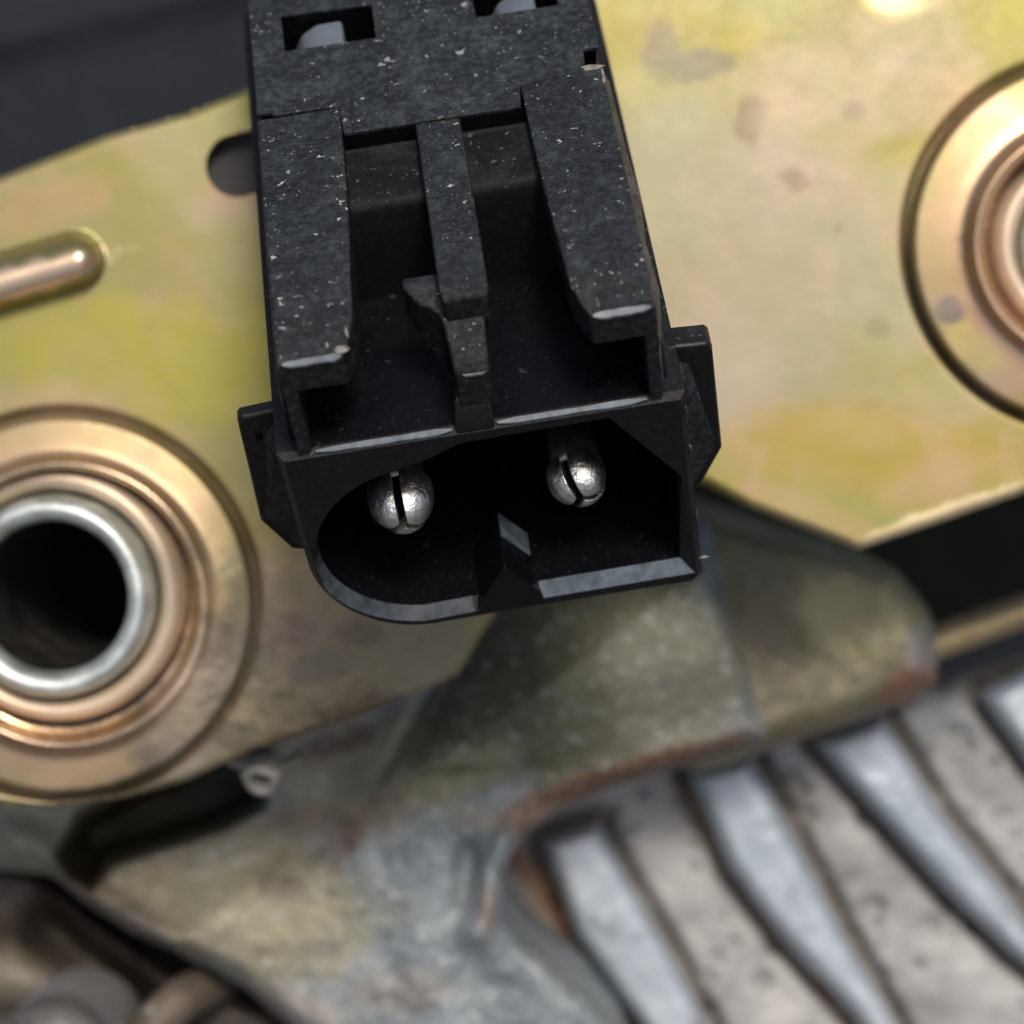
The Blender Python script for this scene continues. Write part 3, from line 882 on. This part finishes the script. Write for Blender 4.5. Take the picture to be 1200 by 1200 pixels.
# side ears
for s in (-1, 1):
    m = MB()
    prof = [(8.5, 0.0), (10.45, -0.15), (10.65, -0.4), (10.8, -7.0), (9.75, -9.2), (8.6, -9.6)]
    m.loft([[(s * (x - 0.1), 3.0, z - 0.1) for x, z in prof], [(s * x, 3.15, z) for x, z in prof], [(s * x, 3.7 if s < 0 else 4.3, z) for x, z in prof]])
    ear = m.build("side_ear", M_FACE, con, bevel=0.14, seg=3)
    if s < 0:
        left_ear = ear
    m = MB()
    m.loft([[(s * 8.6, 2.2, -0.9), (s * 9.3, 2.4, -2.0), (s * 10.5, 2.99, -6.6), (s * 9.5, 2.99, -8.8), (s * 8.6, 2.3, -9.0)],
            [(s * 8.6, 3.1, -0.6), (s * 9.6, 3.1, -1.2), (s * 10.6, 3.1, -6.8), (s * 9.7, 3.1, -9.0), (s * 8.6, 3.1, -9.4)]])
    m.build("ear_gusset", M_SLEEVE, ear, bevel=0.1)

# locking sleeve over the rear half with two windows
def plan_slab(name, outer_xy, holes_xy, z0, z1, mat, **kw):
    loops = [outer_xy] + holes_xy
    flatp = [p for l in loops for p in l]
    tr = tessellate_polygon([[Vector((p[0], p[1], 0)) for p in l] for l in loops])
    n = len(flatp)
    v = [(p[0], p[1], z1) for p in flatp] + [(p[0], p[1], z0) for p in flatp]
    f = [tuple(t) for t in tr] + [tuple(i + n for i in reversed(t)) for t in tr]
    k = 0
    for l in loops:
        for i in range(len(l)):
            a, b = k + i, k + (i + 1) % len(l)
            f.append((a, b, b + n, a + n))
        k += len(l)
    return mesh(name, v, f, mat, kw.pop("parent", con), **kw)


sl_out = [(-7.95, 16.0), (-7.3, 16.0), (-7.2, 15.75), (-4.2, 15.7), (-4.1, 13.65), (4.0, 13.6), (4.15, 15.2), (7.2, 15.5), (7.3, 16.9), (8.05, 17.0), (8.0, BACK), (-8.0, BACK)]
w1 = [(-6.4, 20.35), (-2.1, 20.3), (-2.1, 22.9), (-6.45, 23.1)]
w2 = [(2.7, 20.6), (6.6, 20.6), (6.6, 23.2), (2.7, 23.2)]
slv = plan_slab("locking_sleeve", sl_out, [w1, w2], 5.86, 6.06, M_SLEEVE, bevel=0.06, seg=2)
plan_slab("sleeve_core", [(-7.9, 17.2), (7.9, 17.2), (7.9, BACK - 0.05), (-7.9, BACK - 0.05)], [offset(w1, 0.05), offset(w2, 0.05)], 3.6, 5.85, M_CAVITY, parent=slv)
for s in (-1, 1):
    MB().box(min(s * 7.0, s * 8.02), max(s * 7.0, s * 8.02), 17.2, BACK - 0.1, -0.2, 4.5).build("sleeve_wall", M_SLEEVE, slv, bevel=0.2)
for x0, x1, cx in ((-6.25, -3.6, -3.9), (3.2, 5.6, 4.2)):
    sec2 = lambda y: [(x0, y, 1.5), (x1, y, 1.5), (x1, y, 5.6), (x0 + 1.5, y, 5.6), (x0 + 0.6, y, 5.1), (x0 + 0.1, y, 4.2)]
    MB().loft([sec2(20.5), sec2(22.7)]).build("terminal_lock", M_GREYP, con, bevel=0.2)
# frayed corners and stray burrs of plastic
def chip(x, y, z, sx, sy, sz, n=9, mat=None):
    r_ = random.Random(int(x * 100 + y * 10))
    rings = []
    for k in range(5):
        t = k / 4
        w = math.sin(math.pi * min(0.97, max(0.06, t))) * (0.7 + 0.5 * r_.random())
        rings.append([(x + sx * (t - 0.5) + r_.uniform(-.05, .05), y + sy * w * math.cos(2 * math.pi * i / n) * r_.uniform(0.7, 1.2), z + sz * w * math.sin(2 * math.pi * i / n) * r_.uniform(0.6, 1.3)) for i in range(n)])
    MB().loft(rings).build("frayed_edge", mat or M_CHIP, con, smooth=True)


chip(7.45, 15.65, 5.98, 1.3, 0.22, 0.10)
chip(7.93, 14.9, 5.9, 0.22, 0.8, 0.15)
chip(-5.25, 0.35, 5.55, 0.7, 0.35, 0.12)
chip(-4.95, 1.2, 5.75, 0.16, 0.6, 0.14)
chip(9.25, 0.2, -11.2, 0.5, 0.1, 0.12)
chip(8.95, 0.05, -1.2, 0.10, 0.08, 0.5, mat=M_SCUFF)
chip(9.0, 0.05, -3.6, 0.12, 0.06, 0.4, mat=M_SCUFF)
chip(9.05, 0.06, -8.4, 0.12, 0.07, 0.7, mat=M_SCUFF)
chip(8.0, 0.1, 3.4, 0.12, 0.1, 0.5, mat=M_SCUFF)
chip(-8.0, 0.1, 4.6, 0.12, 0.1, 0.4, mat=M_SCUFF)
for ex, ez in ((-9.9, -1.2), (-9.2, -4.1)):
    MB().box(ex - 0.12, ex + 0.2, 2.95, 3.1, ez - 0.5, ez).build("ear_slot_shade", M_BLACK, left_ear, bevel=0.05)  # black boxes stand for the shade inside two small slots
# mould marks on the sleeve
for k in range(5):
    MB().box(-3.6 + 0.62 * k, -3.25 + 0.62 * k, 15.6, 16.0, 5.95, 6.1).build("mould_tick", M_DUSTY, slv, bevel=0.06)

# contact pins: split ball-nosed pins
for x, z, rot, PR in ((-4.15, -5.95, 3, 1.36), (3.95, -6.55, 24, 1.19)):
    el = 1.3 if x < 0 else 1.1
    noze = [(0.0, -PR * el)] + [(PR * math.sin(math.radians(a)), -PR * el * math.cos(math.radians(a))) for a in range(12, 91, 11)] + [(PR * 0.97, 0.5), (PR * 0.8, 0.85), (0.0, 0.85)]
    shaft = lathe([(0.0, 2.6), (0.9, 2.6), (1.15, 2.9), (1.15, 4.2), (1.0, 4.4), (1.0, 12.9)], 24, axis='Y', c=(x, 0, z)).build("contact_pin", M_SHAFT, con, smooth=True)
    lathe([(0.0, 1.2), (0.8, 1.2), (0.95, 2.58), (0.0, 2.58)], 20, axis='Y', c=(x, 0, z)).build('slit_shade', M_BLACK, shaft)  # black core added to paint the shade inside the slits
    for a0, a1, dd in ((-138, -42, 0.26), (-42, 90, 0.17), (90, 222, 0.23)):
        mid = math.radians((a0 + a1) / 2 + rot)
        part = lathe(noze, 16, math.radians(a0 + rot), math.radians(a1 + rot), (dd * math.cos(mid), dd * math.sin(mid)), 'Y', (x, 2.0 + dd * 0.8, z))
        part.build("contact_tip", M_PIN, shaft, bevel=0.10, seg=3, angle=35)

# wires leaving the rear of the plug (above the frame)
for s in (-1, 1):
    p = spline([(s * 3.5, BACK - 1, -3), (s * 3.6, BACK + 8, -3.4), (s * 4.5 + 2, BACK + 20, -7), (s * 5 + 6, BACK + 34, -14)], 8)
    tube(p, 1.5, 16).build("wire", M_RUBBER, con, smooth=True)
